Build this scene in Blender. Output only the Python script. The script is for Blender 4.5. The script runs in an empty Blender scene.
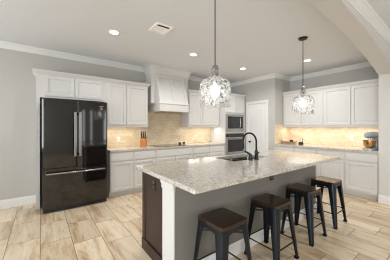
import bpy, bmesh, math, random
from mathutils import Vector, Matrix
random.seed(7)
SC = bpy.context.scene
COL = SC.collection
PI = math.pi

# ------------------------------------------------------------------ camera, sky, lights, exposure
CAM_Z = 1.348
cd = bpy.data.cameras.new('camera')
cam = bpy.data.objects.new('camera', cd); COL.objects.link(cam)
cam.location = (0, 0, CAM_Z)
cam.rotation_euler = (PI / 2, 0, -math.radians(36.78))
cd.sensor_width = 36.0
cd.lens = 205.5 / 390 * 36
cd.shift_y = -2.6 / 390
cd.clip_start = 0.02
SC.camera = cam

w = bpy.data.worlds.new('sky'); SC.world = w; w.use_nodes = True
w.node_tree.nodes['Background'].inputs['Color'].default_value = (0.85, 0.93, 1.0, 1)
w.node_tree.nodes['Background'].inputs['Strength'].default_value = 1.6

def area(name, loc, rot, sx, sy, energy, color=(1, 1, 1), parent=None, spread=180, shape='RECTANGLE'):
    l = bpy.data.lights.new(name, 'AREA'); l.shape = shape; l.size = sx
    if shape in ('RECTANGLE', 'ELLIPSE'): l.size_y = sy
    l.energy = energy; l.color = color; l.spread = math.radians(spread)
    o = bpy.data.objects.new(name, l); COL.objects.link(o)
    o.location = loc; o.rotation_euler = rot
    if parent: o.parent = parent
    return o

DAY = (0.93, 0.97, 1.0)
COOL = (0.90, 0.95, 1.0)
# daylight lamps in unseen windows, added to light the room from living side and left wall
FRONT_Y = -4.6
LEFT_X = -3.4
WIN_F = [(-2.9, -0.4), (1.84, 2.0), (2.36, 2.5), (3.3, 5.2)]           # added window spans behind the camera, narrow pair set for refrigerator streaks
for a, b in WIN_F:
    area('window_daylight', ((a + b) / 2, FRONT_Y + .02, 1.45), (PI / 2, 0, 0), b - a, 1.7, (14 if b < 3 else 18) * (b - a), DAY)
area('window_daylight', (LEFT_X + .02, 2.6, 1.5), (0, -PI / 2, 0), 1.6, 2.6, 95, COOL)
area('window_daylight', (LEFT_X + .02, -1.8, 1.5), (0, -PI / 2, 0), 1.6, 2.4, 185, COOL)
CAN_W, UNDER_W = 13, 3.1

SC.view_settings.view_transform = 'Standard'
SC.view_settings.look = 'None'
SC.view_settings.gamma = 1
SC.view_settings.exposure = -0.07
SC.view_settings.use_curve_mapping = False
SC.cycles.use_denoising = True
SC.cycles.filter_width = 1.15
SC.cycles.max_bounces = 10
SC.cycles.diffuse_bounces = 6
SC.cycles.transparent_max_bounces = 16
SC.cycles.caustics_reflective = False
SC.cycles.caustics_refractive = False
SC.cycles.sample_clamp_indirect = 6

# ------------------------------------------------------------------ materials
def lin(r, g, b):
    f = lambda c: (c / 255 / 12.92) if c / 255 <= .04045 else ((c / 255 + .055) / 1.055) ** 2.4
    return (f(r), f(g), f(b), 1)

class N:
    def __init__(s, name):
        s.m = bpy.data.materials.new(name); s.m.use_nodes = True
        s.t = s.m.node_tree; s.p = s.t.nodes['Principled BSDF']; s.out = s.t.nodes['Material Output']
    def n(s, typ, **kw):
        x = s.t.nodes.new(typ)
        for k, v in kw.items(): setattr(x, k, v)
        return x
    def l(s, a, b): s.t.links.new(a, b)
    def set(s, **kw):
        for k, v in kw.items(): s.p.inputs[k.replace('_', ' ')].default_value = v
        return s
    def ramp(s, fac, stops):
        r = s.n('ShaderNodeValToRGB'); e = r.color_ramp.elements
        while len(e) < len(stops): e.new(.5)
        for i, (p, c) in enumerate(stops): e[i].position = p; e[i].color = c
        s.l(fac, r.inputs['Fac']); return r.outputs['Color']
    def math(s, op, a, b=None, c=None):
        x = s.n('ShaderNodeMath', operation=op)
        for i, v in enumerate((a, b, c)):
            if v is None: continue
            if isinstance(v, (int, float)): x.inputs[i].default_value = v
            else: s.l(v, x.inputs[i])
        return x.outputs[0]
    def mix(s, fac, a, b, blend='MIX'):
        x = s.n('ShaderNodeMix', data_type='RGBA', blend_type=blend)
        for i, v in ((0, fac), (6, a), (7, b)):
            if isinstance(v, (int, float, tuple)): x.inputs[i].default_value = v
            else: s.l(v, x.inputs[i])
        return x.outputs[2]
    def bump(s, h, strength=.2, dist=.01):
        b = s.n('ShaderNodeBump'); b.inputs['Strength'].default_value = strength; b.inputs['Distance'].default_value = dist
        s.l(h, b.inputs['Height']); s.l(b.outputs['Normal'], s.p.inputs['Normal']); return b.outputs['Normal']
    def obj(s): return s.n('ShaderNodeTexCoord').outputs['Object']
    def pos(s): return s.n('ShaderNodeNewGeometry').outputs['Position']
    def mapping(s, v, scale=(1, 1, 1), rot=(0, 0, 0), loc=(0, 0, 0)):
        m = s.n('ShaderNodeMapping'); s.l(v, m.inputs['Vector'])
        m.inputs['Scale'].default_value = scale; m.inputs['Rotation'].default_value = rot; m.inputs['Location'].default_value = loc
        return m.outputs['Vector']
    def noise(s, v, scale, detail=3, rough=.5, dist=0):
        x = s.n('ShaderNodeTexNoise'); s.l(v, x.inputs['Vector'])
        x.inputs['Scale'].default_value = scale; x.inputs['Detail'].default_value = detail
        x.inputs['Roughness'].default_value = rough; x.inputs['Distortion'].default_value = dist
        return x.outputs['Fac']

def paint(name, rgb, rough=.5, spec=.5, bump=.03):
    k = N(name); c = lin(*rgb)
    k.set(Roughness=rough); k.p.inputs['Specular IOR Level'].default_value = spec
    nz = k.noise(k.pos(), 9, 3)
    k.l(k.ramp(nz, [(.3, tuple(x * .985 for x in c[:3]) + (1,)), (.7, c)]), k.p.inputs['Base Color'])
    k.bump(k.noise(k.pos(), 260, 2), bump, .002)
    return k.m

def metal(name, rgb, rough=.3, metallic=1.0, brushed=None):
    k = N(name); k.set(Base_Color=lin(*rgb), Metallic=metallic, Roughness=rough)
    if brushed:
        v = k.mapping(k.obj(), brushed); nz = k.noise(v, 30, 3)
        k.l(k.ramp(nz, [(0, (rough * .75,) * 3 + (1,)), (1, (rough * 1.3,) * 3 + (1,))]), k.p.inputs['Roughness'])
    return k.m

def emit(name, rgb, strength):
    k = N(name); k.set(Base_Color=lin(*rgb)); k.p.inputs['Emission Color'].default_value = lin(*rgb)
    k.p.inputs['Emission Strength'].default_value = strength; return k.m

M = {}
M['wall'] = paint('grey wall paint', (189, 187, 182), .75, .3)
M['arch'] = paint('pale grey arch paint', (208, 206, 202), .75, .3)  # wall paint made lighter, standing in for light on the arch underside and jamb
M['ceil'] = paint('ceiling paint', (223, 226, 230), .9, .2)
M['white'] = paint('white trim paint', (228, 228, 226), .42, .5)
M['cab'] = paint('white cabinet paint', (211, 210, 208), .45, .5)
M['island'] = paint('grey island paint', (125, 122, 116), .6, .4)
M['plastic_white'] = paint('white plastic', (232, 230, 226), .4)
M['plastic_black'] = paint('black plastic', (24, 24, 25), .4)
M['rubber'] = paint('black rubber', (18, 18, 18), .8, .2)
M['vent'] = paint('bright white enamel', (252, 252, 250), .35)
M['steel'] = metal('brushed steel', (176, 175, 172), .28, 1, (1, 1, 40))
M['sink'] = metal('sink steel', (128, 126, 122), .25, 1, (40, 1, 1))
M['handle'] = metal('dark steel handle', (165, 164, 162), .25)
M['blackmetal'] = metal('matte black metal', (26, 26, 27), .38, .6)
M['gun'] = metal('gunmetal leg', (48, 52, 59), .28, .85)
M['void'] = paint('dark gap', (15, 15, 15), .9, .1)  # black paint in place of the shade behind the vent louvers
M['ovenglass'] = N('dark oven glass').set(Base_Color=lin(34, 34, 35), Roughness=.08).m
M['cookglass'] = N('black ceramic glass').set(Base_Color=lin(22, 22, 23), Roughness=.06).m
M['lens'] = emit('lamp lens', (255, 250, 240), 9)
M['led'] = emit('led strip', (255, 242, 222), 5)
M['bulb'] = emit('bulb glow', (255, 250, 242), 9)
M['mixer'] = N('grey enamel').set(Base_Color=lin(176, 184, 187), Roughness=.22, Metallic=.3).m
M['copper'] = metal('warm bowl metal', (214, 166, 112), .22)
M['towel'] = paint('white cloth', (232, 230, 225), .95, .1)
M['darkliquid'] = N('dark liquid').set(Base_Color=lin(30, 20, 14), Roughness=.1).m

# black stainless steel of the refrigerator
k = N('black stainless'); k.set(Base_Color=lin(74, 73, 72), Metallic=.9, Roughness=.2)
nz = k.noise(k.mapping(k.obj(), (60, 60, 1)), 10, 2)
k.l(k.ramp(nz, [(0, (.04,) * 3 + (1,)), (1, (.075,) * 3 + (1,))]), k.p.inputs['Roughness'])
M['fridge'] = k.m

# clear glass: see-through, bright glints where it turns edge-on
def clear_glass(name, bump, scale, tint=(.97, .98, .98, 1), frost=.0, refr=.0):
    k = N(name); k.t.nodes.remove(k.p)
    b = k.n('ShaderNodeBump'); b.inputs['Strength'].default_value = bump; b.inputs['Distance'].default_value = .02
    k.l(k.noise(k.mapping(k.obj(), (1, 1, .75)), scale, 1, .5, .6), b.inputs['Height'])
    tr = k.n('ShaderNodeBsdfTransparent'); tr.inputs['Color'].default_value = tint
    rf = k.n('ShaderNodeBsdfRefraction'); rf.inputs['IOR'].default_value = 1.12; rf.inputs['Roughness'].default_value = 0.05
    k.l(b.outputs['Normal'], rf.inputs['Normal'])
    tl = k.n('ShaderNodeBsdfTranslucent'); tl.inputs['Color'].default_value = (.95, .95, .95, 1); k.l(b.outputs['Normal'], tl.inputs['Normal'])
    gl = k.n('ShaderNodeBsdfGlossy'); gl.inputs['Roughness'].default_value = .06; k.l(b.outputs['Normal'], gl.inputs['Normal'])
    m1 = k.n('ShaderNodeMixShader'); m1.inputs[0].default_value = refr
    k.l(tr.outputs[0], m1.inputs[1]); k.l(rf.outputs[0], m1.inputs[2])
    m3 = k.n('ShaderNodeMixShader'); m3.inputs[0].default_value = frost
    if frost:
        rp = k.noise(k.mapping(k.obj(), (1, 1, .8)), 26, 1, .5, 1.2)
        k.l(k.ramp(rp, [(.36, (.02,) * 3 + (1,)), (.47, (frost,) * 3 + (1,)), (.56, (.03,) * 3 + (1,)), (.68, (.9,) * 3 + (1,))]), m3.inputs[0])
        k.l(k.ramp(rp, [(.34, (.62, .63, .63, 1)), (.42, tint), (.58, tint), (.64, (.8, .8, .8, 1))]), tr.inputs['Color'])
    k.l(m1.outputs[0], m3.inputs[1]); k.l(tl.outputs[0], m3.inputs[2])
    fr = k.n('ShaderNodeLayerWeight'); fr.inputs['Blend'].default_value = .5; k.l(b.outputs['Normal'], fr.inputs['Normal'])
    m2 = k.n('ShaderNodeMixShader'); k.l(k.math('MULTIPLY_ADD', k.math('POWER', fr.outputs['Facing'], 3), .5, .04), m2.inputs[0])
    k.l(m3.outputs[0], m2.inputs[1]); k.l(gl.outputs[0], m2.inputs[2])
    k.l(m2.outputs[0], k.out.inputs['Surface'])
    return k.m
M['shade'] = clear_glass('rippled clear glass', .8, 22, frost=.4, refr=.0)
M['glass'] = clear_glass('clear glass', .05, 10)

# granite
k = N('grey beige granite'); p = k.pos()
big = k.ramp(k.noise(p, 5, 4, .6, .8), [(.3, lin(178, 166, 152)), (.5, lin(200, 194, 185)), (.7, lin(168, 162, 156))])
fine = k.ramp(k.noise(p, 34, 4, .75), [(.37, lin(108, 100, 91)), (.5, lin(190, 183, 173)), (.64, lin(222, 217, 209))])
c = k.mix(.5, big, fine)
v = k.n('ShaderNodeTexVoronoi'); v.inputs['Scale'].default_value = 70; k.l(p, v.inputs['Vector'])
sp = k.math('LESS_THAN', v.outputs['Distance'], .2)
sp = k.math('MULTIPLY', sp, k.math('GREATER_THAN', k.noise(p, 16, 2), .5))
c = k.mix(k.math('MULTIPLY', sp, .6), c, lin(62, 55, 50))
k.l(c, k.p.inputs['Base Color']); k.set(Roughness=.13)
M['granite'] = k.m

# floor: stone-look planks 0.305 x 0.61, each row shifted by a third
k = N('stone plank floor'); p = k.pos()
sx = k.n('ShaderNodeSeparateXYZ'); k.l(p, sx.inputs[0])
xb = k.math('DIVIDE', k.math('ADD', sx.outputs['X'], .01 + .305 * 60), .305)
band = k.math('FLOOR', xb); fx = k.math('FRACT', xb)
off = k.math('MODULO', band, 3)                         # 60 bands added: class is unchanged
off = k.math('MODULO', k.math('SUBTRACT', 5, off), 3)
yb = k.math('DIVIDE', k.math('SUBTRACT', k.math('ADD', sx.outputs['Y'], 61), k.math('MULTIPLY_ADD', off, .2033, .10)), .61)
row = k.math('FLOOR', yb); fy = k.math('FRACT', yb)
cmb = k.n('ShaderNodeCombineXYZ'); k.l(band, cmb.inputs[0]); k.l(row, cmb.inputs[1])
wn = k.n('ShaderNodeTexWhiteNoise', noise_dimensions='2D'); k.l(cmb.outputs[0], wn.inputs['Vector'])
sh = k.n('ShaderNodeVectorMath', operation='MULTIPLY_ADD'); k.l(wn.outputs['Color'], sh.inputs[0]); sh.inputs[1].default_value = (9, 9, 9); k.l(p, sh.inputs[2])
veins = k.noise(k.mapping(sh.outputs[0], (5.5, .8, 1)), 1.5, 6, .68, .5)
c = k.ramp(veins, [(.30, lin(162, 130, 98)), (.41, lin(204, 181, 150)), (.51, lin(226, 209, 183)), (.75, lin(240, 228, 208))])
tone = k.ramp(wn.outputs['Value'], [(0, lin(226, 222, 216)), (1, lin(255, 253, 250))])
c = k.mix(1.0, c, tone, 'MULTIPLY')
c = k.mix(k.math('MULTIPLY', k.math('GREATER_THAN', k.noise(k.mapping(sh.outputs[0], (8, 1.1, 1)), 3, 4, .65, .5), .6), .16), c, lin(140, 110, 80))
gx = k.math('MINIMUM', fx, k.math('SUBTRACT', 1, fx)); gy = k.math('MINIMUM', fy, k.math('SUBTRACT', 1, fy))
g = k.math('MAXIMUM', k.math('LESS_THAN', gx, .011), k.math('LESS_THAN', gy, .0055))
c = k.mix(g, c, lin(134, 110, 84))
k.l(c, k.p.inputs['Base Color']); k.set(Roughness=.36); k.p.inputs['Specular IOR Level'].default_value = .45
k.bump(k.math('SUBTRACT', 1, g), .25, .002)
M['floor'] = k.m

# travertine subway tile (u runs along the wall)
def tile(name, axis):
    k = N(name); s = k.n('ShaderNodeSeparateXYZ'); k.l(k.pos(), s.inputs[0])
    cm = k.n('ShaderNodeCombineXYZ'); k.l(s.outputs[axis], cm.inputs[0]); k.l(s.outputs['Z'], cm.inputs[1])
    b = k.n('ShaderNodeTexBrick'); k.l(cm.outputs[0], b.inputs['Vector'])
    b.inputs['Scale'].default_value = 1; b.inputs['Brick Width'].default_value = .152; b.inputs['Row Height'].default_value = .0765
    b.inputs['Mortar Size'].default_value = .0022; b.inputs['Bias'].default_value = 0
    b.inputs['Color1'].default_value = lin(224, 206, 174); b.inputs['Color2'].default_value = lin(238, 224, 200)
    b.inputs['Mortar'].default_value = lin(212, 196, 168)
    nz = k.noise(k.mapping(k.pos(), (1, 1, 2.2)), 11, 4, .6, .5)
    tint = k.ramp(nz, [(.3, lin(240, 232, 220)), (.65, lin(255, 255, 255))])
    k.l(k.mix(1, b.outputs['Color'], tint, 'MULTIPLY'), k.p.inputs['Base Color'])
    k.set(Roughness=.5); k.bump(b.outputs['Fac'], -.3, .002)
    return k.m
M['tile_x'] = tile('travertine tile back', 'X'); M['tile_y'] = tile('travertine tile right', 'Y')

def wood(name, dark, light, scale=(18, 18, 1.3), rough=.4, bump=.08):
    k = N(name); nz = k.noise(k.mapping(k.obj(), scale), 3, 5, .6, 1.0)
    k.l(k.ramp(nz, [(.3, lin(*dark)), (.7, lin(*light))]), k.p.inputs['Base Color'])
    k.set(Roughness=rough); k.bump(nz, bump, .002); return k.m
M['darkwood'] = wood('dark stained wood', (33, 22, 14), (64, 45, 32), rough=.5)
M['seatwood'] = wood('dark seat wood', (34, 22, 16), (54, 36, 26), (2, 26, 26), .14, 0.0)
M['blockwood'] = wood('orange wood', (158, 90, 36), (200, 130, 62))
M['traywood'] = wood('tray wood', (120, 84, 58), (164, 124, 90), (3, 16, 16))

# ------------------------------------------------------------------ mesh helpers
def obj(name, bm, mat, parent=None, loc=None, sharp=35):
    me = bpy.data.meshes.new(name)
    bmesh.ops.recalc_face_normals(bm, faces=bm.faces[:])
    for f in bm.faces: f.smooth = True
    lim = math.radians(sharp)
    for e in bm.edges:
        if len(e.link_faces) == 2 and e.calc_face_angle(0) > lim: e.smooth = False
    bm.to_mesh(me); bm.free()
    me.materials.append(M[mat] if isinstance(mat, str) else mat)
    o = bpy.data.objects.new(name, me); COL.objects.link(o)
    wn = o.modifiers.new('weighted normals', 'WEIGHTED_NORMAL'); wn.keep_sharp = True; wn.weight = 80
    if parent: o.parent = parent
    if loc: o.location = loc
    return o

def tag(o, label, cat, group=None):
    o['label'] = label; o['category'] = cat
    if group: o['group'] = group
    return o

def thing(name, label, cat, loc=(0, 0, 0), rz=0, group=None):
    o = bpy.data.objects.new(name, None); COL.objects.link(o)
    o.location = loc; o.rotation_euler = (0, 0, rz); o.empty_display_size = .1
    return tag(o, label, cat, group)

def struct(name, bm, mat, parent=None, **kw):
    o = obj(name, bm, mat, parent, **kw)
    if not parent: o['kind'] = 'structure'
    return o

def dup(root, loc, rz=None, label=None):
    r = root.copy(); COL.objects.link(r); r.location = loc
    if rz is not None: r.rotation_euler = (0, 0, rz)
    if label: r['label'] = label
    def rec(a, b):
        for ch in list(a.children):
            c = ch.copy(); COL.objects.link(c); c.parent = b; rec(ch, c)
    rec(root, r); return r

def NB(): return bmesh.new()

def box(bm, x0, x1, y0, y1, z0, z1, bev=0, seg=2):
    vs = [bm.verts.new(p) for p in ((x0, y0, z0), (x1, y0, z0), (x1, y1, z0), (x0, y1, z0), (x0, y0, z1), (x1, y0, z1), (x1, y1, z1), (x0, y1, z1))]
    fs = [bm.faces.new([vs[i] for i in q]) for q in ((3, 2, 1, 0), (4, 5, 6, 7), (0, 1, 5, 4), (1, 2, 6, 5), (2, 3, 7, 6), (3, 0, 4, 7))]
    if bev:
        es = list({e for f in fs for e in f.edges})
        bmesh.ops.bevel(bm, geom=es, offset=bev, segments=seg, affect='EDGES', profile=.5)
    return bm

def B(*a, **k): return box(NB(), *a, **k)

def rings(bm, x0, x1, z0, z1, y, steps):
    """rectangular steps (inset, rise): a raised panel facing -y"""
    prev = None
    for i, r in steps:
        cur = [bm.verts.new(q) for q in ((x0 + i, y - r, z0 + i), (x1 - i, y - r, z0 + i), (x1 - i, y - r, z1 - i), (x0 + i, y - r, z1 - i))]
        if prev:
            for j in range(4): bm.faces.new((prev[j], prev[(j + 1) % 4], cur[(j + 1) % 4], cur[j]))
        else: bm.faces.new(cur[::-1])
        prev = cur
    bm.faces.new(prev); return bm

DOOR = [(0, 0), (0, .016), (.004, .02), (.050, .02), (.056, .006), (.072, .005), (.096, .017)]
DRAW = [(0, 0), (0, .013), (.010, .02)]

def tube(bm, pts, r, seg=10, caps=True, rad=None):
    pts = [Vector(p) for p in pts]; loops = []
    up = None
    for i, p in enumerate(pts):
        t = ((pts[min(i + 1, len(pts) - 1)] - pts[max(i - 1, 0)])).normalized()
        if up is None:
            up = Vector((0, 0, 1)) if abs(t.z) < .9 else Vector((1, 0, 0))
        a = t.cross(up).normalized(); b = a.cross(t).normalized(); up = b
        rr = rad[i] if rad else r
        loops.append([bm.verts.new(p + (a * math.cos(2 * PI * j / seg) + b * math.sin(2 * PI * j / seg)) * rr) for j in range(seg)])
    for l0, l1 in zip(loops, loops[1:]):
        for j in range(seg): bm.faces.new((l0[j], l0[(j + 1) % seg], l1[(j + 1) % seg], l1[j]))
    if caps: bm.faces.new(loops[0][::-1]); bm.faces.new(loops[-1])
    return bm

def lathe(bm, prof, seg=32, cx=0, cy=0, caps=True):
    loops = []
    for r, z in prof:
        loops.append([bm.verts.new((cx + r * math.cos(2 * PI * j / seg), cy + r * math.sin(2 * PI * j / seg), z)) for j in range(seg)])
    for l0, l1 in zip(loops, loops[1:]):
        for j in range(seg): bm.faces.new((l0[j], l0[(j + 1) % seg], l1[(j + 1) % seg], l1[j]))
    if caps: bm.faces.new(loops[0][::-1]); bm.faces.new(loops[-1])
    return bm

def sweep(bm, path, prof):
    """profile (out, z) swept along a plan path; out is to the left of travel"""
    path = [Vector((a, b)) for a, b in path]; n = len(path); loops = []
    for i, p in enumerate(path):
        d0 = (p - path[i - 1]).normalized() if i else None
        d1 = (path[i + 1] - p).normalized() if i < n - 1 else None
        if d0 is None: d0 = d1
        if d1 is None: d1 = d0
        n0 = Vector((-d0.y, d0.x)); n1 = Vector((-d1.y, d1.x)); m = (n0 + n1)
        m = m / (1 + n0.dot(n1))
        loops.append([bm.verts.new((p.x + m.x * o, p.y + m.y * o, z)) for o, z in prof])
    q = len(prof)
    for l0, l1 in zip(loops, loops[1:]):
        for j in range(q): bm.faces.new((l0[j], l0[(j + 1) % q], l1[(j + 1) % q], l1[j]))
    bm.faces.new(loops[0][::-1]); bm.faces.new(loops[-1])
    return bm

def prism(bm, poly, axis, a, b):
    """extrude a 2-D polygon between a and b along 'x','y' or 'z'"""
    f = {'x': lambda u, v, t: (t, u, v), 'y': lambda u, v, t: (u, t, v), 'z': lambda u, v, t: (u, v, t)}[axis]
    A = [bm.verts.new(f(u, v, a)) for u, v in poly]; Bv = [bm.verts.new(f(u, v, b)) for u, v in poly]
    n = len(poly)
    for i in range(n): bm.faces.new((A[i], A[(i + 1) % n], Bv[(i + 1) % n], Bv[i]))
    bm.faces.new(A[::-1]); bm.faces.new(Bv); return bm

def rrect(x0, x1, y0, y1, r, n=5):
    out = []
    for cx, cy, a in ((x1 - r, y0 + r, -PI / 2), (x1 - r, y1 - r, 0), (x0 + r, y1 - r, PI / 2), (x0 + r, y0 + r, PI)):
        out += [(cx + r * math.cos(a + PI / 2 * i / n), cy + r * math.sin(a + PI / 2 * i / n)) for i in range(n + 1)]
    return out

# ------------------------------------------------------------------ the room
ZC = 2.756
YA = 4.645        # back wall (range wall)
XB = 5.68         # right wall behind the second run of cabinets
XP, YP = 4.928, 3.08   # pantry box
AY0, AY1 = .77, .98    # arch wall
AX1 = 4.84

struct('floor', B(LEFT_X - .1, XB + .15, FRONT_Y - .1, YA + .15, -.1, 0), 'floor')
struct('ceiling', B(LEFT_X - .1, XB + .15, FRONT_Y - .1, YA + .15, ZC, ZC + .1), 'ceil')
struct('wall_back', B(LEFT_X, XB + .12, YA, YA + .12, 0, ZC), 'wall')
struct('wall_right', B(XB, XB + .12, FRONT_Y, YA, 0, ZC), 'wall')

def wall_with_holes(name, along, a0, a1, c0, c1, holes, mat='wall'):
    """a wall along x or y with rectangular openings (a, b, z0, z1)"""
    bm = NB(); cur = a0
    f = (lambda p, q, z0, z1: box(bm, p, q, c0, c1, z0, z1)) if along == 'x' else (lambda p, q, z0, z1: box(bm, c0, c1, p, q, z0, z1))
    for a, b, z0, z1 in holes:
        f(cur, a, 0, ZC)
        if z0 > 0: f(a, b, 0, z0)
        f(a, b, z1, ZC); cur = b
    f(cur, a1, 0, ZC)
    return struct(name, bm, mat)
wall_with_holes('wall_front', 'x', LEFT_X, XB, FRONT_Y - .12, FRONT_Y, [(a, b, .6, 2.3) for a, b in WIN_F])
wall_with_holes('wall_left', 'y', FRONT_Y, YA, LEFT_X - .12, LEFT_X, [(-3.0, -.6, .7, 2.3), (1.3, 3.9, .7, 2.3)])
wi = 1
for a, b in WIN_F:
    bm = NB()
    for q in ((a, a + .05, .6, 2.3), (b - .05, b, .6, 2.3), (a, b, .6, .65), (a, b, 2.25, 2.3), (a, b, 1.43, 1.47)):
        box(bm, q[0], q[1], FRONT_Y - .1, FRONT_Y - .05, q[2], q[3])
    struct('window_%d' % wi, bm, 'white'); wi += 1  # frame of an unseen window, added for daylight from behind the camera
for a, b in ((-3.0, -.6), (1.3, 3.9)):
    bm = NB()
    for q in ((a, a + .05, .7, 2.3), (b - .05, b, .7, 2.3), (a, b, .7, .75), (a, b, 2.25, 2.3), (a, b, 1.48, 1.52)):
        box(bm, LEFT_X - .1, LEFT_X - .05, q[0], q[1], q[2], q[3])
    struct('window_%d' % wi, bm, 'white'); wi += 1  # frame of an unseen left-wall window, added for cool daylight

# pantry box in the corner, with a door opening on its -x face
DY0, DY1, DZ = 3.335, 3.945, 2.03
bm = NB()
box(bm, XP, XP + .11, YP, DY0, 0, ZC); box(bm, XP, XP + .11, DY1, YA, 0, ZC); box(bm, XP, XP + .11, DY0, DY1, DZ, ZC)
box(bm, XP + .11, XB, YP, YP + .11, 0, ZC)
struct('wall_pantry', bm, 'wall')

# wall with the wide segmental arch
XC, ZT, RA = 2.0, 2.62, 12.25
AX0 = 2 * XC - AX1
bm = NB()
box(bm, LEFT_X, AX0, AY0, AY1, 0, ZC); box(bm, AX1, XB, AY0, AY1, 0, ZC)
NA = 48; fr, bk, frt, bkt = [], [], [], []
for i in range(NA + 1):
    x = AX0 + (AX1 - AX0) * i / NA; z = ZT - RA + math.sqrt(RA * RA - (x - XC) ** 2)
    fr.append(bm.verts.new((x, AY0, z))); bk.append(bm.verts.new((x, AY1, z)))
    frt.append(bm.verts.new((x, AY0, ZC))); bkt.append(bm.verts.new((x, AY1, ZC)))
for i in range(NA):
    bm.faces.new((fr[i], fr[i + 1], frt[i + 1], frt[i])); bm.faces.new((bk[i + 1], bk[i], bkt[i], bkt[i + 1]))
    bm.faces.new((fr[i + 1], fr[i], bk[i], bk[i + 1])); bm.faces.new((frt[i], frt[i + 1], bkt[i + 1], bkt[i]))
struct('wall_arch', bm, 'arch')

CROWN = [(0, -.095), (.012, -.095), (.014, -.082), (.030, -.070), (.052, -.040), (.060, -.026), (.078, -.016), (.082, 0), (0, 0)]
CRN = [(o, ZC + z) for o, z in CROWN]
BASE = [(0, 0), (.016, 0), (.016, .115), (.010, .128), (.010, .138), (0, .142)]
HB0, HB1, HBY = 1.985, 2.985, 4.30            # hood box
struct('trim_1', sweep(NB(), [(HB0, YA), (LEFT_X, YA), (LEFT_X, AY1)][::1], [(o, z) for o, z in CRN]), 'white')
struct('trim_2', sweep(NB(), [(XB, AY1), (XB, YP), (XP, YP), (XP, YA), (HB1, YA)], CRN), 'white')
struct('trim_3', sweep(NB(), [(LEFT_X, AY0), (XB, AY0)][::-1], [(o, z * 1.0 + 0) for o, z in CRN]), 'white')
struct('baseboard_back', sweep(NB(), [(-.075, YA), (LEFT_X, YA)], BASE), 'white')
struct('baseboard_right', sweep(NB(), [(AX1, AY1), (AX1, AY0), (XB, AY0)][::-1], BASE), 'white')

# pantry door with arched upper panel
def arch_panel(bm, x0, x1, z0, z1, y, rise, steps):
    prev = None; n = 14
    for i, r in steps:
        a0, a1, b0, b1 = x0 + i, x1 - i, z0 + i, z1 - i
        pts = [(a0, b0), (a1, b0)] + [(a1 + (a0 - a1) * t / n, b1 + rise * (1 - (2 * t / n - 1) ** 2)) for t in range(n + 1)]
        cur = [bm.verts.new((u, y - r, v)) for u, v in pts]
        if prev:
            for j in range(len(cur)): bm.faces.new((prev[j], prev[(j + 1) % len(cur)], cur[(j + 1) % len(cur)], cur[j]))
        prev = cur
    bm.faces.new(prev)
dr = bpy.data.objects.new('door_1', None); COL.objects.link(dr); dr['kind'] = 'structure'
dr.location = (XP, (DY0 + DY1) / 2, 0); dr.rotation_euler = (0, 0, -PI / 2)
hw = (DY1 - DY0) / 2
bm = B(-hw + .004, hw - .004, .012, .05, .008, DZ - .004)
PST = [(0, 0), (.006, -.006), (.02, -.007), (.045, .002)]
arch_panel(bm, -hw + .09, hw - .09, .95, 1.86, .012, .025, [(0, .0005), (.008, .006), (.022, .006), (.05, .0005)])
arch_panel(bm, -hw + .09, hw - .09, .2, .85, .012, .0, [(0, .0005), (.008, .006), (.022, .006), (.05, .0005)])
obj('door_slab', bm, 'white', dr)
bm = NB(); cw = .07
for q in ((-hw - cw, -hw, 0, DZ), (hw, hw + cw, 0, DZ), (-hw - cw, hw + cw, DZ, DZ + cw)):
    box(bm, q[0], q[1], -.018, 0, q[2], q[3], .005)
obj('door_casing', bm, 'white', dr)
obj('door_jamb', box(box(box(NB(), -hw, -hw + .003, .0, .11, 0, DZ), hw - .003, hw, 0, .11, 0, DZ), -hw, hw, 0, .11, DZ - .003, DZ), 'white', dr)
bm = lathe(NB(), [(.026, 0), (.026, .006), (.011, .01), (.011, .028), (.022, .034), (.028, .046), (.024, .058), (.012, .063)], 20)
bmesh.ops.rotate(bm, verts=bm.verts[:], cent=(0, 0, 0), matrix=Matrix.Rotation(PI / 2, 3, 'X'))
obj('door_knob', bm, 'blackmetal', dr, (-hw + .065, .012, .93))

# tile splash behind the counters
bm = NB(); box(bm, 1.035, 4.058, YA - .01, YA, .914, 1.42); box(bm, HB0 - .09, 2.985, YA - .01, YA, 1.42, 1.76)
struct('backsplash_back', bm, 'tile_x')
struct('backsplash_right', B(XB - .01, XB, 1.0, YP, .914, 1.42), 'tile_y')
struct('backsplash_pantry', B(XP + .002, XB - .01, YP - .01, YP, .914, 1.42), 'tile_x')

# ------------------------------------------------------------------ cabinets
ZU0, ZU1 = 1.37, 2.25
CABCROWN = [(0, -.02), (.006, -.02), (.008, -.008), (.020, .004), (.030, .022), (.046, .036), (.050, .055), (0, .055)]

def cabinet(name, label, cat, loc, rz, w, d, z0, z1, doors=(), drawers=(), toe=0, group=None, crown=None, ff=0):
    """local frame: x 0..w along the wall, wall at y=0, front at y=-d"""
    t = thing(name, label, cat, loc, rz, group)
    bm = NB()
    if toe:
        box(bm, 0, w, -d, -.002, toe, z1); box(bm, 0, w, -d + .065, -.002, 0, toe)
    else:
        box(bm, 0, w, -d, -.002, z0, z1)
        if z0 == ZU0: box(bm, 0, w, -d, -d + .019, z0 - .014, z0)
    obj('body', bm, 'cab', t)
    for x0, x1, a, b in doors: obj('door', rings(NB(), x0, x1, a, b, -d, DOOR), 'cab', t)
    for x0, x1, a, b in drawers: obj('drawer', rings(NB(), x0, x1, a, b, -d, DRAW), 'cab', t)
    if crown:
        path = []
        if crown[0]: path.append((0, -.002))
        path += [(0, -d), (w, -d)]
        if crown[1]: path.append((w, -.002))
        obj('crown', sweep(NB(), path[::-1], [(o, z1 + z) for o, z in CABCROWN]), 'cab', t)
    return t

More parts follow.
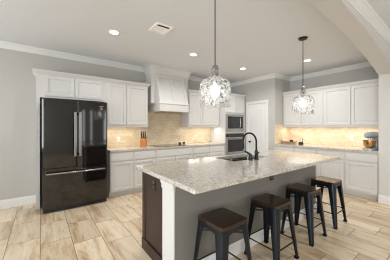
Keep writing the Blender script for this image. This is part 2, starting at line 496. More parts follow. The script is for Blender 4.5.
UD = YA - 4.276     # carcass depth, doors come out another 20 mm
def upper(label, x0, x1, doors, z0=ZU0, crown=(0, 0)):
    return cabinet('wall_cabinet', label, 'cabinet', (x0, YA, 0), 0, x1 - x0, UD, z0, ZU1,
                   [(a - x0, b - x0, z0 + .03, ZU1 - .024) for a, b in doors], crown=crown, group='wall cabinets')
# fridge bay: end panels and the short cabinet over it
p1 = tag(obj('tall_end_panel', B(-.07, -.02, 4.276, YA - .002, 0, ZU1), 'cab'), 'white tall end panel between the black refrigerator and the bare grey wall', 'panel')
p2 = tag(obj('tall_end_panel', B(.985, 1.032, 4.276, YA - .002, 0, ZU1), 'cab'), 'white tall end panel between the black refrigerator and the counter with the knife block', 'panel')
c = upper('short white wall cabinet with two doors directly above the black refrigerator', -.02, .985, [(.045, .475), (.49, .945)], 1.85, None)
obj('crown', sweep(NB(), [(1.0515, -UD), (-.05, -UD), (-.05, -.002)], [(o, ZU1 + z) for o, z in CABCROWN]), 'cab', c)
upper('white wall cabinet with two tall doors between refrigerator and range hood', 1.032, 1.89, [(1.05, 1.405), (1.42, 1.875)], crown=(0, 1))
upper('white wall cabinet with one door hugging the range hood, on its oven side', 3.0, 3.44, [(3.015, 3.43)], crown=(1, 0))
upper('white wall cabinet with one wide door directly beside the oven tower', 3.44, 4.058, [(3.455, 4.04)], crown=(0, 0))

BD = YA - 4.065
def base(label, x0, x1, doors, drawers):
    return cabinet('base_cabinet', label, 'cabinet', (x0, YA, 0), 0, x1 - x0, BD, 0, .873,
                   [(a - x0, b - x0, .125, .675) for a, b in doors], [(a - x0, b - x0, .70, .85) for a, b in drawers], toe=.1, group='base cabinets')
base('white base cabinet with one drawer and door, directly beside the black refrigerator', 1.035, 1.49, [(1.05, 1.475)], [(1.05, 1.475)])
base('white base cabinet below the knife block, one drawer wide', 1.49, 1.975, [(1.505, 1.96)], [(1.505, 1.96)])
base('wide white base cabinet below the black cooktop', 1.975, 2.965, [(1.99, 2.463), (2.477, 2.95)], [(1.99, 2.95)])
base('white base cabinet just past the cooktop on its oven side, below the glass bottles', 2.965, 3.51, [(2.98, 3.495)], [(2.98, 3.495)])
base('white base cabinet tucked against the side of the oven tower', 3.51, 4.058, [(3.525, 4.04)], [(3.525, 4.04)])

# oven tower
TX0, TX1, TD = 4.06, 4.885, YA - 4.045
t = thing('oven_tower_cabinet', 'tall white cabinet tower holding the microwave and wall oven', 'cabinet', (TX0, YA, 0))
tw = TX1 - TX0
bm = NB(); e = .022
box(bm, 0, e, -TD, -.002, 0, ZU1); box(bm, tw - .05, tw, -TD, -.002, 0, ZU1); box(bm, e, tw - .05, -.02, -.002, 0, ZU1)
for z0, z1 in ((0, .58), (1.178, 1.222), (1.725, ZU1)): box(bm, e, tw - .05, -TD, -.02, z0, z1)
obj('body', bm, 'cab', t)
for a, b in ((.015, .40), (.412, .79)): obj('door', rings(NB(), a, b, 1.765, ZU1 - .024, -TD, DOOR), 'cab', t)
obj('drawer', rings(NB(), .02, .79, .12, .55, -TD, DRAW), 'cab', t)
obj('crown', sweep(NB(), [(0, -UD - .056), (0, -TD), (tw, -TD)][::-1], [(o, ZU1 + z) for o, z in CABCROWN]), 'cab', t)
OX0, OX1 = TX0 + e + .002, TX1 - .052
t = thing('microwave_oven', 'stainless built-in microwave with dark window above the wall oven', 'microwave', ((OX0 + OX1) / 2, 4.045, 1.225))
h = (OX1 - OX0) / 2
obj('housing', B(-h + .01, h - .01, .0, .45, .004, .49), 'plastic_black', t)
bm = NB()
for q in ((-h, h, 0, .09), (-h, h, .435, .496), (-h, -h + .06, .09, .435), (h - .06, h, .09, .435)): box(bm, q[0], q[1], -.024, 0, q[2], q[3], .003)
obj('trim_frame', bm, 'steel', t)
obj('door', B(-h + .062, h - .19, -.032, 0, .10, .43, .004), 'ovenglass', t)
d = obj('control_panel', B(h - .186, h - .062, -.03, 0, .10, .43, .003), 'plastic_black', t)
obj('keypad', B(h - .172, h - .078, -.032, -.03, .13, .30, .001), 'ovenglass', d)
obj('display', B(h - .172, h - .078, -.032, -.03, .345, .39, .001), 'ovenglass', d)
hb = tube(NB(), [(h - .205, -.052, .13), (h - .205, -.052, .40)], .008); box(hb, h - .21, h - .2, -.05, -.03, .14, .155); box(hb, h - .21, h - .2, -.05, -.03, .375, .39)
obj('handle', hb, 'steel', t)
t = thing('wall_oven', 'stainless wall oven with black glass door and bar handle below the microwave', 'oven', ((OX0 + OX1) / 2, 4.045, .584))
obj('housing', B(-h + .01, h - .01, 0, .5, .004, .588), 'plastic_black', t)
obj('control_panel', B(-h, h, -.022, 0, .495, .59, .003), 'ovenglass', t)
bm = NB()
for q in ((-h, h, .004, .075), (-h, h, .415, .487), (-h, -h + .055, .075, .415), (h - .055, h, .075, .415)): box(bm, q[0], q[1], -.03, 0, q[2], q[3], .003)
d = obj('door', bm, 'steel', t)
obj('door_window', B(-h + .054, h - .054, -.032, 0, .074, .452), 'ovenglass', d)
hb = tube(NB(), [(-h + .05, -.08, .437), (h - .05, -.08, .437)], .013)
for s in (-h + .08, h - .08): box(hb, s - .008, s + .008, -.075, -.03, .429, .445)
obj('handle', hb, 'steel', d)

# second run on the right wall (local x runs towards the arch)
def upperB(label, y1, y0, doors, crown):
    return cabinet('wall_cabinet', label, 'cabinet', (XB, y1, 0), -PI / 2, y1 - y0, XB - 5.327, ZU0, ZU1,
                   [(y1 - a, y1 - b, ZU0 + .03, ZU1 - .024) for a, b in doors], crown=crown, group='wall cabinets')
upperB('white two-door wall cabinet behind the glass pendant, beside the pantry corner', YP - .002, 2.06, [(3.06, 2.585), (2.57, 2.075)], (0, 0))
upperB('white two-door wall cabinet above the stand mixer, next to the arch', 2.06, AY1 + .003, [(2.045, 1.535), (1.52, 1.01)], (0, 0))
BX = 4.90
for label, y1, y0 in (('white base cabinet by the pantry corner, under the wooden tray', 3.06, 2.54),
                      ('white base cabinet with drawer and door, second one from the pantry corner', 2.54, 2.025),
                      ('white base cabinet with drawer and door, second one from the arch', 2.025, 1.51),
                      ('white base cabinet with drawer and door next to the arch, under the stand mixer', 1.51, AY1 + .003)):
    ww = y1 - y0
    cabinet('base_cabinet', label, 'cabinet', (XB, y1, 0), -PI / 2, ww, XB - BX, 0, .873,
            [(.015, ww - .015, .125, .675)], [(.015, ww - .015, .70, .85)], toe=.09, group='base cabinets')
tag(obj('filler_panel', B(BX, XB - .002, 3.06, YP - .001, .0, .873), 'cab'), 'narrow white filler strip between the pantry corner and the first base cabinet', 'panel')

# counters
tag(obj('countertop', B(1.033, 4.058, 4.038, YA - .011, .874, .914, .006), 'granite'), 'long granite countertop with the cooktop, from refrigerator to oven tower', 'countertop')
bm = NB(); prism(bm, [(4.87, AY1 + .002), (XB - .011, AY1 + .002), (XB - .011, YP - .011), (4.87, YP - .011)], 'z', .874, .914)
tag(obj('countertop', bm, 'granite'), 'granite countertop between pantry corner and arch, holding tray and stand mixer', 'countertop')

# ------------------------------------------------------------------ range hood
t = thing('range_hood', 'white wooden range hood with tapered front rising to the ceiling', 'range hood', ((HB0 + HB1) / 2, YA, 1.70))
hx = (HB1 - HB0) / 2; hy = -(YA - HBY); Z = lambda z: z - 1.70
obj('chimney_box', B(-hx, hx, hy, -.011, Z(1.9), Z(ZC - .002)), 'cab', t)
HC = [(0, -.17), (.010, -.17), (.012, -.15), (.030, -.125), (.034, -.085), (.05, -.06), (.062, -.03), (.085, -.02), (.088, -.002), (0, -.002)]
obj('crown', sweep(NB(), [(hx, -.012), (hx, hy), (-hx, hy), (-hx, -.012)], [(o, Z(ZC + z)) for o, z in HC]), 'cab', t)
ax, ay = .385, -(YA - 4.07)
ox = -.02
bm = NB()
prism(bm, [(ay + .02, Z(1.895)), (hy + .0, Z(1.895)), (hy, Z(2.55)), (hy - .012, Z(2.55))], 'x', ox - ax + .008, ox + ax - .008)
obj('tapered_front', bm, 'cab', t)
# two recessed panels of the sloping front, framed by battens
bm = NB()
def on_slope(u, v, out):
    y0_, z0_, y1_, z1_ = ay + .02, Z(1.895), hy - .012, Z(2.55)
    L = math.hypot(y1_ - y0_, z1_ - z0_); ny, nz_ = -(z1_ - z0_) / L, (y1_ - y0_) / L
    return (u, y0_ + (y1_ - y0_) * v + ny * out, z0_ + (z1_ - z0_) * v + nz_ * out)
def batten(u0, u1, v0, v1, th=.02):
    vs = [bm.verts.new(on_slope(u, v, o)) for o in (-.002, th) for u, v in ((u0, v0), (u1, v0), (u1, v1), (u0, v1))]
    for q in ((3, 2, 1, 0), (4, 5, 6, 7), (0, 1, 5, 4), (1, 2, 6, 5), (2, 3, 7, 6), (3, 0, 4, 7)): bm.faces.new([vs[i] for i in q])
L0, L1 = ox - ax + .01, ox + ax - .012
for u in (L0, (L0 + L1) / 2 - .03, L1 - .06): batten(u, u + .06, .0, 1)
for a, b in ((L0 + .06, (L0 + L1) / 2 - .03), ((L0 + L1) / 2 + .03, L1 - .06)):
    batten(a, b, 0, .1); batten(a, b, .9, 1)
obj('panel_frame', bm, 'cab', t)
bm = B(ox - ax, ox + ax, ay, -.011, Z(1.712), Z(1.885), .004)
obj('apron', bm, 'cab', t)
obj('apron_molding', sweep(NB(), [(ox + ax, -.012), (ox + ax, ay), (ox - ax, ay), (ox - ax, -.012)], [(0, Z(1.868)), (.012, Z(1.872)), (.018, Z(1.886)), (.012, Z(1.9)), (0, Z(1.902))]), 'cab', t)
obj('filter', B(ox - .28, ox + .28, ay + .08, -.08, Z(1.706), Z(1.712)), 'steel', t)

# ------------------------------------------------------------------ refrigerator
FX0, FX1, FY = .006, .955, 3.905
t = thing('refrigerator', 'black stainless french-door refrigerator with bottom freezer drawer', 'refrigerator', ((FX0 + FX1) / 2, FY, 0))
fw = (FX1 - FX0) / 2
obj('body', B(-fw + .005, fw - .005, .095, .72, .05, 1.775, .006), 'fridge', t)
def curved(bm, x0, x1, z0, z1, bulge=.007, n=10, yb=.085):
    """door leaf whose front swells gently"""
    pts = []
    for i in range(n + 1):
        u = i / n; x = x0 + (x1 - x0) * u
        s = min(u, 1 - u) * (x1 - x0)
        y = .025 - bulge * (1 - (x / fw) ** 2) + (.010 * max(0, 1 - s / .012) ** 2)
        pts.append((x, y))
    poly = pts + [(x1, yb), (x0, yb)]
    return prism(bm, poly, 'z', z0, z1)
g = .003
for s, nm in ((-1, 'door'), (1, 'door')):
    x0, x1 = (-fw, -g) if s < 0 else (g, fw)
    d = obj(nm, curved(NB(), x0, x1, .703, 1.79, n=24), 'fridge', t, sharp=25)
    xx = s * .036
    hb = B(xx - .019, xx + .019, -.062, -.048, .875, 1.60, .006)
    for zz in (.90, 1.575): box(hb, xx - .012, xx + .012, -.05, .01, zz - .02, zz + .02, .003)
    obj('handle', hb, 'handle', d)
    if s > 0:
        bm = B(.36, .39, .013, .018, 1.66, 1.70); obj('badge', bm, 'handle', d)
        obj('sticker', B(.335, .412, .013, .018, 1.716, 1.722), 'steel', d)
d = obj('freezer_drawer', curved(NB(), -fw, fw, .075, .695, n=40), 'fridge', t, sharp=25)
hb = tube(NB(), [(-fw + .05, -.045, .625), (0, -.062, .625), (fw - .05, -.045, .625)], .013, 12)
for s in (-1, 1): box(hb, s * (fw - .09) - .012, s * (fw - .09) + .012, -.045, .02, .613, .637, .003)
obj('handle', hb, 'handle', d)
obj('toe_grille', B(-fw + .01, fw - .01, .04, .1, .015, .07), 'plastic_black', t)
for s in (-1, 1):
    obj('foot', lathe(NB(), [(.02, 0), (.02, .03)], 12, s * (fw - .06), .12), 'plastic_black', t)
    obj('hinge_cover', B(s * (fw - .05) - .04, s * (fw - .05) + .04, .03, .16, 1.776, 1.80, .005), 'plastic_black', t)

# ------------------------------------------------------------------ island
IX0, IX1, IY0, IY1 = .86, 3.572, 1.155, 2.277
SX0, SX1, SY0, SY1 = 1.97, 2.70, 1.785, 2.185     # sink cut-out
bm = NB()
outer = [(IX0, IY0), (IX1, IY0), (IX1, IY1), (IX0, IY1)]
inner = [(SX0, SY0), (SX1, SY0), (SX1, SY1), (SX0, SY1)]
ot = [[bm.verts.new((x, y, z)) for x, y in outer] for z in (.874, .914)]
it = [[bm.verts.new((x, y, z)) for x, y in inner] for z in (.874, .914)]
for j in range(4):
    m = (j + 1) % 4
    bm.faces.new((ot[1][j], ot[1][m], it[1][m], it[1][j])); bm.faces.new((ot[0][m], ot[0][j], it[0][j], it[0][m]))
    bm.faces.new((ot[0][j], ot[0][m], ot[1][m], ot[1][j])); bm.faces.new((it[0][m], it[0][j], it[1][j], it[1][m]))
es = [e for e in bm.edges if all(v in ot[1] or v in ot[0] for v in e.verts)]
bmesh.ops.bevel(bm, geom=es, offset=.007, segments=3, affect='EDGES', profile=.5)
tag(obj('island_countertop', bm, 'granite', sharp=12), 'big polished granite island countertop with the undermount sink', 'countertop')

t = thing('kitchen_island', 'kitchen island base with grey seating side and dark wood end panel', 'island', (2.2, 1.8, 0))
W = lambda x: x - 2.2
V = lambda y: y - 1.8
PY0, PY1, KY1, BX1 = 1.49, 1.69, 2.215, 3.55
obj('seating_wall', B(W(.899), W(BX1), V(PY0), V(PY1 - .06), 0, .873), 'island', t)
obj('baseboard', sweep(NB(), [(W(BX1), V(PY0)), (W(.90), V(PY0))][::1], [(0, 0), (.015, 0), (.015, .105), (.009, .12), (0, .13)]), 'white', t)
bm = B(W(.888), W(.899), V(PY0 - .004), V(PY1), 0, .873, .003)
pc = obj('end_post', bm, 'cab', t)
cap = [(0, .795), (.006, .795), (.012, .81), (.012, .835), (.022, .85), (.026, .873), (0, .873)]
obj('post_capital', sweep(NB(), [(W(.899), V(PY0 - .004)), (W(.888), V(PY0 - .004)), (W(.888), V(PY1)), (W(.899), V(PY1))], [(o * .55, z) for o, z in cap]), 'cab', pc)
# cabinet carcass as panels (the sink bowl hangs inside)
bm = NB()
box(bm, W(.932), W(.95), V(PY1 - .06), V(KY1), .1, .873); box(bm, W(BX1 - .02), W(BX1), V(PY1 - .06), V(KY1), 0, .873)
box(bm, W(.95), W(BX1 - .02), V(KY1 - .02), V(KY1), .1, .873); box(bm, W(.95), W(BX1 - .02), V(PY1 - .06), V(KY1 - .02), .1, .12)
box(bm, W(.95), W(BX1 - .02), V(KY1 - .09), V(KY1 - .07), 0, .1)
obj('carcass', bm, 'darkwood', t)
# dark framed end panel facing the refrigerator side
bm = rings(NB(), V(PY1 + .002), V(KY1), .0, .873, 0, [(0, 0), (0, .018), (.003, .02), (.06, .02), (.066, .008), (.075, .008), (.085, .011)])
bmesh.ops.rotate(bm, verts=bm.verts[:], cent=(0, 0, 0), matrix=Matrix(((0, 1, 0), (1, 0, 0), (0, 0, 1))))
bmesh.ops.translate(bm, verts=bm.verts[:], vec=(W(.932), 0, 0))
ep = obj('end_panel', bm, 'darkwood', t)
obj('base_molding', B(W(.904), W(.914), V(PY1 + .002), V(KY1), 0, .115, .003), 'darkwood', ep)
bw = (BX1 - .95) / 5
for i in range(5):
    bm = rings(NB(), 0, bw - .02, .125, .85, 0, DOOR)
    bmesh.ops.rotate(bm, verts=bm.verts[:], cent=(0, 0, 0), matrix=Matrix.Rotation(PI, 3, 'Z'))
    bmesh.ops.translate(bm, verts=bm.verts[:], vec=(W(.96 + bw * (i + 1) - .02), V(KY1), 0))
    obj('door', bm, 'darkwood', t)

def outlet(label, loc, rz, mat, mat2, h=.115, wd=.07, cat='outlet'):
    t = thing('power_outlet', label, cat, loc, rz)
    pl = obj('cover_plate', B(-wd / 2, wd / 2, -.006, 0, -h / 2, h / 2, .002), mat, t)
    for z in (-.025, .025): obj('socket', B(-.017, .017, -.009, -.006, z - .014, z + .014, .002), mat2, t)
    return t
outlet('black power outlet on the dark wood end of the island', (.921, 1.93, .765), -PI / 2, 'plastic_black', 'handle')
outlet('dark power outlet under the island counter edge on the grey seating side', (2.31, PY0, .745), 0, 'plastic_black', 'handle', .12, .08)
outlet('white power outlet in the tile between refrigerator and knife block', (1.36, YA - .01, 1.09), 0, 'plastic_white', 'plastic_white')
outlet('white power outlet in the tile, second one from the stand mixer', (XB - .01, 1.62, 1.11), -PI / 2, 'plastic_white', 'plastic_white')
outlet('white power outlet in the tile directly beside the stand mixer', (XB - .01, 1.40, 1.04), -PI / 2, 'plastic_white', 'plastic_white')

# sink: two steel bowls
t = thing('kitchen_sink', 'undermount double-bowl steel sink in the island countertop', 'sink', ((SX0 + SX1) / 2, (SY0 + SY1) / 2, .69))
mx = (SX1 - SX0) / 2; my = (SY1 - SY0) / 2
for a, b in ((-mx, -.012), (.012, mx)):
    bm = NB(); prev = None
    for i, (ins, z) in enumerate(((-.02, .183), (-.001, .183), (.004, .17), (.012, .03), (.035, .004), (.09, 0))):
        rr = max(.01, .04)
        pts = rrect(a + ins * (1 if ins > 0 else 0) - (0.0), b - ins * (1 if ins > 0 else 0), -my + ins, my - ins, .03)
        cur = [bm.verts.new((x, y, z)) for x, y in pts]
        if prev:
            for j in range(len(cur)): bm.faces.new((prev[j], prev[(j + 1) % len(cur)], cur[(j + 1) % len(cur)], cur[j]))
        prev = cur
    bm.faces.new(prev)
    bo = obj('bowl', bm, 'sink', t)
    obj('drain', lathe(NB(), [(.045, .0015), (.045, .004), (.03, .003), (.03, .0015)], 20, (a + b) / 2, 0), 'steel', bo)
obj('divider', B(-.012, .012, -my, my, .0, .172, .004), 'sink', t)

# faucet
fx, fy = 2.335, 1.735
t = thing('faucet', 'tall matte black gooseneck faucet on the island counter behind the sink', 'faucet', (fx, fy, .914))
obj('base', lathe(NB(), [(.03, 0), (.03, .008), (.024, .012), (.022, .11), (.018, .125)], 24), 'blackmetal', t)
R_ = .115
pts = [(0, 0, .11), (0, 0, .235)] + [(0, R_ - R_ * math.cos(a), .24 + R_ * math.sin(a)) for a in [PI * i / 14 for i in range(15)]] + [(0, 2 * R_, .21)]
obj('neck', tube(NB(), pts, .0125, 12), 'blackmetal', t)
obj('spray_head', lathe(NB(), [(.015, .125), (.019, .13), (.019, .175), (.014, .215)], 16, 0, 2 * R_), 'blackmetal', t)
obj('lever', tube(NB(), [(-.01, -.018, .07), (-.02, -.04, .08), (-.03, -.07, .11)], .007, 8, rad=[.009, .007, .006]), 'blackmetal', t)
t = thing('soap_dispenser', 'dark metal soap dispenser with slanted spout beside the black faucet', 'soap dispenser', (2.225, 1.74, .914))
obj('base', lathe(NB(), [(.03, 0), (.03, .006), (.024, .012), (.024, .06), (.014, .066), (.014, .08)], 20), 'gun', t)
obj('spout', tube(NB(), [(0, 0, .07), (-.005, .02, .082), (-.03, .08, .118)], .009, 10, rad=[.016, .014, .011]), 'gun', t)

# ------------------------------------------------------------------ stools
SZ = .595
def make_stool(label):
    t = thing('bar_stool', label, 'stool', (0, 0, 0), 0, 'bar stools along the island')
    bm = prism(NB(), rrect(-.152, .152, -.152, .152, .022), 'z', SZ - .03, SZ)
    bmesh.ops.bevel(bm, geom=[e for e in bm.edges if abs(e.verts[0].co.z - e.verts[1].co.z) < 1e-6], offset=.004, segments=2, affect='EDGES', profile=.5)
    obj('seat', bm, 'seatwood', t)
    # sheet-metal skirt: four sides with an arched lower edge
    bm = NB()
    def side(ang):
        n = 10; top, bot = [], []
        c_, s_ = math.cos(ang), math.sin(ang)
        for o in (0, -.004):
            T, Bo = [], []
            for i in range(n + 1):
                u = -1 + 2 * i / n; x = u * .142
                dz = .085 - .05 * (1 - abs(u) ** 2.6)
                for L, z, y in ((T, SZ - .03, -.148 - o), (Bo, SZ - .03 - dz, -.148 - dz * .09 - o)):
                    L.append(bm.verts.new((x * c_ - y * s_, x * s_ + y * c_, z)))
            top.append(T); bot.append(Bo)
        for i in range(n):
            bm.faces.new((top[0][i], top[0][i + 1], bot[0][i + 1], bot[0][i])); bm.faces.new((top[1][i + 1], top[1][i], bot[1][i], bot[1][i + 1]))
            bm.faces.new((bot[0][i], bot[0][i + 1], bot[1][i + 1], bot[1][i])); bm.faces.new((top[0][i + 1], top[0][i], top[1][i], top[1][i + 1]))
        for i in (0, n): bm.faces.new((top[0][i], bot[0][i], bot[1][i], top[1][i]))
    for q in range(4): side(q * PI / 2)
    obj('skirt', bm, 'gun', t)
    for sx_, sy_ in ((-1, -1), (1, -1), (1, 1), (-1, 1)):
        bm = NB(); prev = None; loops = []
        for f in (0, .25, .5, .75, 1):
            z = (SZ - .031) * (1 - f) + .012 * f
            cxy = .152 + (.197 - .152) * f; wdt = .080 - .044 * f; r = .028 - .012 * f; th = .006
            prof = [(-wdt, 0), (-wdt * .62, .003), (-r, 0)] + [(-r + r * math.sin(a), -r + r * math.cos(a)) for a in (PI / 8, PI / 4, 3 * PI / 8)] + [(0, -r), (.003, -wdt * .62), (0, -wdt)]
            inn = [(max(-wdt, a - th) if abs(a + wdt) > 1e-6 else a, b - th if abs(a + wdt) > 1e-6 or True else b) for a, b in prof]
            inn = [(-wdt, -th), (-r - th * .3, -th)] + [(-r - th * .3 + (r - th) * math.sin(a) , -r - th * .3 + (r - th) * math.cos(a)) for a in (PI / 4,)] + [(-th, -r - th * .3), (-th, -wdt)]
            sec = prof + inn[::-1]
            loops.append([bm.verts.new((sx_ * (cxy + a), sy_ * (cxy + b), z)) for a, b in sec])
        q = len(loops[0])
        for l0, l1 in zip(loops, loops[1:]):
            for j in range(q): bm.faces.new((l0[j], l0[(j + 1) % q], l1[(j + 1) % q], l1[j]))
        bm.faces.new(loops[0][::-1]); bm.faces.new(loops[-1])
        lg = obj('leg', bm, 'gun', t)
        bm = NB(); box(bm, .158, .199, .158, .199, 0, .02, .004)
        bmesh.ops.scale(bm, vec=(sx_, sy_, 1), verts=bm.verts[:])
        obj('rubber_foot', bm, 'rubber', lg)
    zz = .185; k_ = .18
    for q in range(4):
        a = q * PI / 2; c_, s_ = math.cos(a), math.sin(a)
        P = lambda x, y: (x * c_ - y * s_, x * s_ + y * c_, zz)
        obj('stretcher', tube(NB(), [P(-k_ + .01, -k_ + .004), P(k_ - .01, -k_ + .004)], .0065, 8), 'blackmetal', t)
    for s in (-1, 1):
        obj('cross_brace', tube(NB(), [(-.145, -.145 * s, .475), (0, 0, .485 + .008 * s), (.145, .145 * s, .475)], .008, 8), 'blackmetal', t)
    return t
s0 = make_stool('bar stool with dark wood seat, first one beside the white island post')
s0.location = (1.222, 1.25, 0)
dup(s0, (1.93, 1.25, 0), None, 'bar stool with dark wood seat, second one from the white island post')
dup(s0, (2.645, 1.258, 0), None, 'bar stool with dark wood seat, second one from the arch end of the island')
dup(s0, (3.315, 1.25, 0), None, 'bar stool at the island end by the white cabinets, its seat shining pale')

# ------------------------------------------------------------------ pendants
def make_pendant(label):
    t = thing('pendant_light', label, 'pendant lamp', (0, 0, ZC), 0, 'glass pendants over the island')
    obj('canopy', lathe(NB(), [(.066, 0), (.066, -.012), (.058, -.022), (.012, -.026)], 28), 'blackmetal', t)
    obj('stem', lathe(NB(), [(.0055, -.02), (.0055, -.78)], 10), 'blackmetal', t)
    obj('socket_cap', lathe(NB(), [(.010, -.765), (.030, -.775), (.034, -.79), (.034, -.80), (.012, -.81), (.012, -.88), (.022, -.885), (.022, -.945), (.016, -.95)], 20), 'handle', t)
    o = [(.036, -.800), (.037, -.83), (.040, -.865), (.050, -.892), (.085, -.910), (.130, -.928), (.154, -.955), (.160, -.99), (.160, -1.05), (.161, -1.11), (.159, -1.16), (.155, -1.195)]
    bm = NB(); seg = 48; loops = []
    def rad(r, z, a): return r * (1 + (.012 * math.sin(7 * a + z * 40) if r > .1 else 0))
    prof = o + [(r - .004, z) for r, z in o[::-1]]
    for r, z in prof:
        loops.append([bm.verts.new((rad(r, z, 2 * PI * j / seg) * math.cos(2 * PI * j / seg), rad(r, z, 2 * PI * j / seg) * math.sin(2 * PI * j / seg),
                                    z + (.008 * math.sin(9 * 2 * PI * j / seg) if z < -1.18 else 0))) for j in range(seg)])
    for l0, l1 in zip(loops, loops[1:] + loops[:1]):
        for j in range(seg): bm.faces.new((l0[j], l0[(j + 1) % seg], l1[(j + 1) % seg], l1[j]))
    obj('glass_shade', bm, 'shade', t)
    obj('bulb', lathe(NB(), [(.013, -.945), (.018, -.965), (.036, -1.0), (.046, -1.04), (.04, -1.075), (.022, -1.094), (.003, -1.1)], 20), 'bulb', t)
    return t
p0 = make_pendant('large rippled clear-glass pendant over the island, hanging above the sink side near the range hood')
p0.location = (1.435, 1.574, ZC)
dup(p0, (3.30, 1.574, ZC), .7, 'clear-glass pendant hanging in front of the cabinets beside the pantry corner')

# ------------------------------------------------------------------ ceiling lights and vent
def make_can(label):
    t = thing('recessed_light', label, 'ceiling light', (0, 0, ZC), 0, 'recessed ceiling lights')
    obj('trim_ring', lathe(NB(), [(.058, -.001), (.06, -.006), (.085, -.006), (.09, 0), (.058, 0)], 32, caps=False), 'white', t)
    obj('lens', lathe(NB(), [(.059, -.0005), (.059, -.004), (.03, -.0045)], 32), 'lens', t)
    area('can_light', (0, 0, -.02), (0, 0, 0), .12, .12, CAN_W, (1, .98, .95), t, 150, 'DISK')
    return t
c0 = make_can('recessed ceiling light above the refrigerator end of the kitchen')
c0.location = (.86, 3.15, ZC)
for loc, lb in (((2.35, 3.2, ZC), 'recessed ceiling light in front of the range hood'), ((3.86, 3.25, ZC), 'recessed ceiling light in front of the pantry door'),
                ((4.48, 2.05, ZC), 'recessed ceiling light just behind the black pendant canopy, by the mixer-side cabinets')):
    dup(c0, loc, None, lb)
# unseen extra one in the adjoining room, added to brighten the floor by the arch
dup(c0, (3.35, -.25, ZC), None, 'recessed ceiling light of the adjoining room, in front of the arch')
t = thing('ceiling_vent', 'white square louvered air vent in the ceiling', 'vent', (1.362, 2.632, ZC))
va, vb = .125, .14
bm = NB()
for q in ((-va, va, -vb, -vb + .03), (-va, va, vb - .03, vb), (-va, -va + .03, -vb + .03, vb - .03), (va - .03, va, -vb + .03, vb - .03)): box(bm, q[0], q[1], q[2], q[3], -.016, 0, .003)
obj('frame', bm, 'vent', t)
obj('duct', B(-va + .03, va - .03, -vb + .03, vb - .03, -.002, -.0005), 'void', t)  # flat black sheet stands in for the shade inside the vent
bm = NB()
for i in range(2, 8):
    y = -vb + .036 + i * .026
    prism(bm, [(y, -.003), (y + .003, -.003), (y + .026, -.012), (y + .022, -.013)], 'x', -va + .03, va - .03)
obj('louver', bm, 'vent', t)

# under-cabinet lights
UW = (1.0, .95, .87)
def under(label, loc, rz, L):
    t = thing('undercabinet_light', label, 'lamp', loc, rz, 'under-cabinet light bars')
    obj('housing', B(-L / 2, L / 2, -.04, .04, -.006, 0, .001), 'plastic_white', t)
    obj('diffuser', B(-L / 2 + .01, L / 2 - .01, -.034, .034, -.009, -.0055), 'led', t)
    area('strip_light', (0, 0, -.011), (0, 0, 0), L, .066, UNDER_W * L, UW, t, 180)
under('light bar hidden under the wall cabinet between refrigerator and hood', (1.46, YA - .29, ZU0), 0, .7)
under('light bar hidden under the one-door wall cabinet beside the hood', (3.22, YA - .29, ZU0), 0, .36)
under('light bar hidden under the wall cabinet beside the oven tower', (3.75, YA - .29, ZU0), 0, .5)
under('light bar hidden under the wall cabinet beside the pantry corner', (XB - .27, 2.56, ZU0), -PI / 2, .85)
under('light bar hidden under the wall cabinet above the stand mixer', (XB - .27, 1.53, ZU0), -PI / 2, .85)

# ------------------------------------------------------------------ things on the counters
CT = .9141
t = thing('cooktop', 'flat black glass cooktop set on the counter below the range hood', 'cooktop', (2.45, 4.34, CT))
obj('glass_top', B(-.38, .38, -.25, .25, 0, .007, .003), 'cookglass', t)
bm = NB()
for x, y, r in ((-.22, -.11, .08), (-.22, .12, .1), (.2, -.11, .1), (.2, .12, .075)): lathe(bm, [(r, .007), (r, .0074), (r - .004, .0074), (r - .004, .007)], 28, x, y, caps=False)
obj('burner_ring', bm, 'handle', t)

t = thing('knife_block', 'slanted orange wooden knife block on the counter by the refrigerator', 'knife block', (1.84, 4.40, CT), -.5)
lean = .06
bm = prism(NB(), [(-.09, 0), (.085, 0), (.085, .06), (.03, .225), (-.06, .165)], 'x', -.068, .068)
bmesh.ops.bevel(bm, geom=bm.edges[:], offset=.004, segments=1, affect='EDGES')
obj('block', bm, 'blockwood', t)
obj('foot_pad', B(-.05, .05, -.08, .075, -.0005, .0005), 'rubber', t)
# knives stick out of the sloping top face; each is a thing of its own
RZ = Matrix.Translation((1.84, 4.40, CT)) @ Matrix.Rotation(-.5, 4, 'Z')
ax_ = Vector((0, -.0, 1)).normalized(); nrm = Vector((0, -.165 + .225 - .12, .09)); dirn = Vector((0, -.28, .96)).normalized()
kn = ['topmost row, edge by the refrigerator', 'topmost row, middle', 'topmost row, edge by the cooktop', 'lower row, edge by the refrigerator', 'lower row, middle', 'lower row, edge by the cooktop']
i = 0
for v in (.72, .3):
    for x in (-.042, 0, .042):
        y = -.06 + .09 * v; z = .165 + .06 * v
        q = thing('kitchen_knife', 'black-handled knife in the wooden block, ' + kn[i], 'knife', (0, 0, 0), 0, 'knives in the knife block')
        q.matrix_world = RZ @ Matrix.Translation((x, y, z)) @ Vector((0, 0, 1)).rotation_difference(dirn).to_matrix().to_4x4()
        Lh = .14 if v > .5 else .125
        obj('handle', prism(NB(), rrect(-.011, .011, -.015, .015, .007, 3), 'z', .022, Lh), 'plastic_black', q)
        obj('bolster', B(-.005, .005, -.009, .009, .004, .023), 'steel', q)
        i += 1

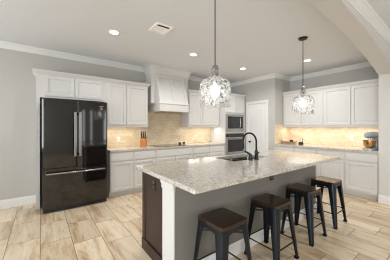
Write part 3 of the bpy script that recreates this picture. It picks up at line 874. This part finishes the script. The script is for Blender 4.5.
def bottle(name, label, cat, loc, h, r, liquid, stop):
    t = thing(name, label, cat, loc, 0)
    o = [(r * .9, 0), (r, .006), (r, h * .55), (r * .85, h * .66), (r * .35, h * .78), (r * .33, h * .93), (r * .42, h * .94), (r * .42, h * .96)]
    obj('glass_body', lathe(NB(), o, 24), 'glass', t)
    obj('liquid', lathe(NB(), [(r * .84, .006), (r * .93, .012), (r * .93, h * .28)], 20), liquid, t)
    obj('stopper', lathe(NB(), [(r * .3, h * .95), (r * .36, h * .965), (r * .36, h), (r * .2, h * 1.02)], 14), stop, t)
bottle('oil_bottle', 'clear glass bottle with dark liquid, the one closer to the cooktop', 'bottle', (2.87, 4.50, CT), .19, .034, 'darkliquid', 'blockwood')
bottle('oil_bottle', 'clear glass bottle with dark liquid, the one closer to the oven tower', 'bottle', (3.0, 4.50, CT), .2, .036, 'darkliquid', 'steel')

t = thing('serving_tray', 'brown wooden tray on the counter by the pantry corner', 'tray', (5.27, 2.88, CT), -1.2)
bm = B(-.17, .17, -.12, .12, 0, .012, .003)
for q in ((-.17, .17, -.12, -.108), (-.17, .17, .108, .12), (-.17, -.158, -.108, .108), (.158, .17, -.108, .108)): box(bm, q[0], q[1], q[2], q[3], .012, .055, .002)
obj('tray_body', bm, 'traywood', t)
for s in (-1, 1):
    obj('handle', tube(NB(), [(s * .165, -.05, .05), (s * .185, -.04, .085), (s * .185, .04, .085), (s * .165, .05, .05)], .007, 8), 'traywood', t)
def mug(label, loc, mat, rz=0):
    t = thing('mug', label, 'mug', loc, rz)
    obj('cup', lathe(NB(), [(.03, 0), (.037, .005), (.04, .09), (.036, .09), (.033, .012), (.005, .01)], 22, caps=True), mat, t)
    obj('handle', tube(NB(), [(.038, 0, .075), (.06, 0, .07), (.064, 0, .045), (.055, 0, .025), (.037, 0, .02)], .006, 8), mat, t)
tm = Matrix.Translation((5.27, 2.88, CT)) @ Matrix.Rotation(-1.2, 4, 'Z')
mug('white mug standing on the brown wooden tray', tuple(tm @ Vector((.045, .055, .0121))), 'plastic_white', 1.9)
mug('black mug standing on the brown wooden tray', tuple(tm @ Vector((.07, -.055, .0121))), 'plastic_black', 1.94)
nb = prism(NB(), rrect(-.05, .05, -.035, .035, .012), 'z', 0, .05)
bmesh.ops.bevel(nb, geom=nb.edges[:], offset=.006, segments=2, affect='EDGES')
o = tag(obj('folded_napkin', nb, 'copper' if False else 'traywood'), 'brown folded napkin lying on the wooden tray', 'napkin')
o.location = tuple(tm @ Vector((-.1, -.01, .0121))); o.rotation_euler = (0, 0, -1.1)

t = thing('coffee_carafe', 'small black-based clear glass carafe between the wooden tray and the stand mixer', 'carafe', (5.26, 2.56, CT))
obj('base', lathe(NB(), [(.035, 0), (.052, .008), (.058, .03), (.054, .055), (.04, .068)], 24), 'plastic_black', t)
obj('glass_body', lathe(NB(), [(.042, .069), (.05, .085), (.052, .13), (.04, .165), (.043, .18)], 24, caps=False), 'glass', t)
obj('handle', tube(NB(), [(.05, 0, .15), (.085, 0, .145), (.09, 0, .11), (.056, 0, .05)], .006, 8), 'plastic_black', t)

# stand mixer (local +y is the direction it faces)
t = thing('stand_mixer', 'grey stand mixer with warm metal bowl on the counter by the arch', 'stand mixer', (5.12, 1.13, CT), 1.2)
bm = prism(NB(), rrect(-.095, .095, -.15, .17, .07, 6), 'z', 0, .035)
bmesh.ops.bevel(bm, geom=[e for e in bm.edges if min(v.co.z for v in e.verts) > .03], offset=.012, segments=3, affect='EDGES')
obj('base', bm, 'mixer', t)
bm = NB(); loops = []
for z, wx, y0_, y1_ in ((.03, .055, -.14, -.05), (.12, .045, -.135, -.06), (.2, .048, -.14, -.05), (.25, .055, -.145, -.03)):
    loops.append([bm.verts.new((x, y, z)) for x, y in rrect(-wx, wx, y0_, y1_, .03, 4)])
for l0, l1 in zip(loops, loops[1:]):
    for j in range(len(l0)): bm.faces.new((l0[j], l0[(j + 1) % len(l0)], l1[(j + 1) % len(l0)], l1[j]))
bm.faces.new(loops[0][::-1]); bm.faces.new(loops[-1])
obj('column', bm, 'mixer', t)
obj('motor_head', tube(NB(), [(0, -.16, .285), (0, -.145, .287), (0, -.09, .29), (0, 0, .29), (0, .09, .287), (0, .15, .283), (0, .172, .281)], .06, 20, rad=[.02, .045, .062, .066, .06, .05, .03]), 'mixer', t)
obj('trim_band', tube(NB(), [(0, -.03, .2895), (0, -.022, .29)], .067, 20), 'steel', t)
obj('hub', lathe(NB(), [(.028, .195), (.028, .235)], 16, 0, .075), 'steel', t)
obj('bowl', lathe(NB(), [(.04, .036), (.05, .04), (.085, .075), (.1, .13), (.103, .185), (.106, .187), (.1, .187), (.096, .13), (.08, .08), (.01, .05)], 28, 0, .075), 'copper', t)
obj('beater', tube(NB(), [(0, .075, .195), (0, .075, .08)], .02, 10, rad=[.008, .022]), 'steel', t)
k1 = tube(NB(), [(.06, -.03, .28), (.085, -.03, .28)], .012, 12); obj('speed_knob', k1, 'plastic_black', t)
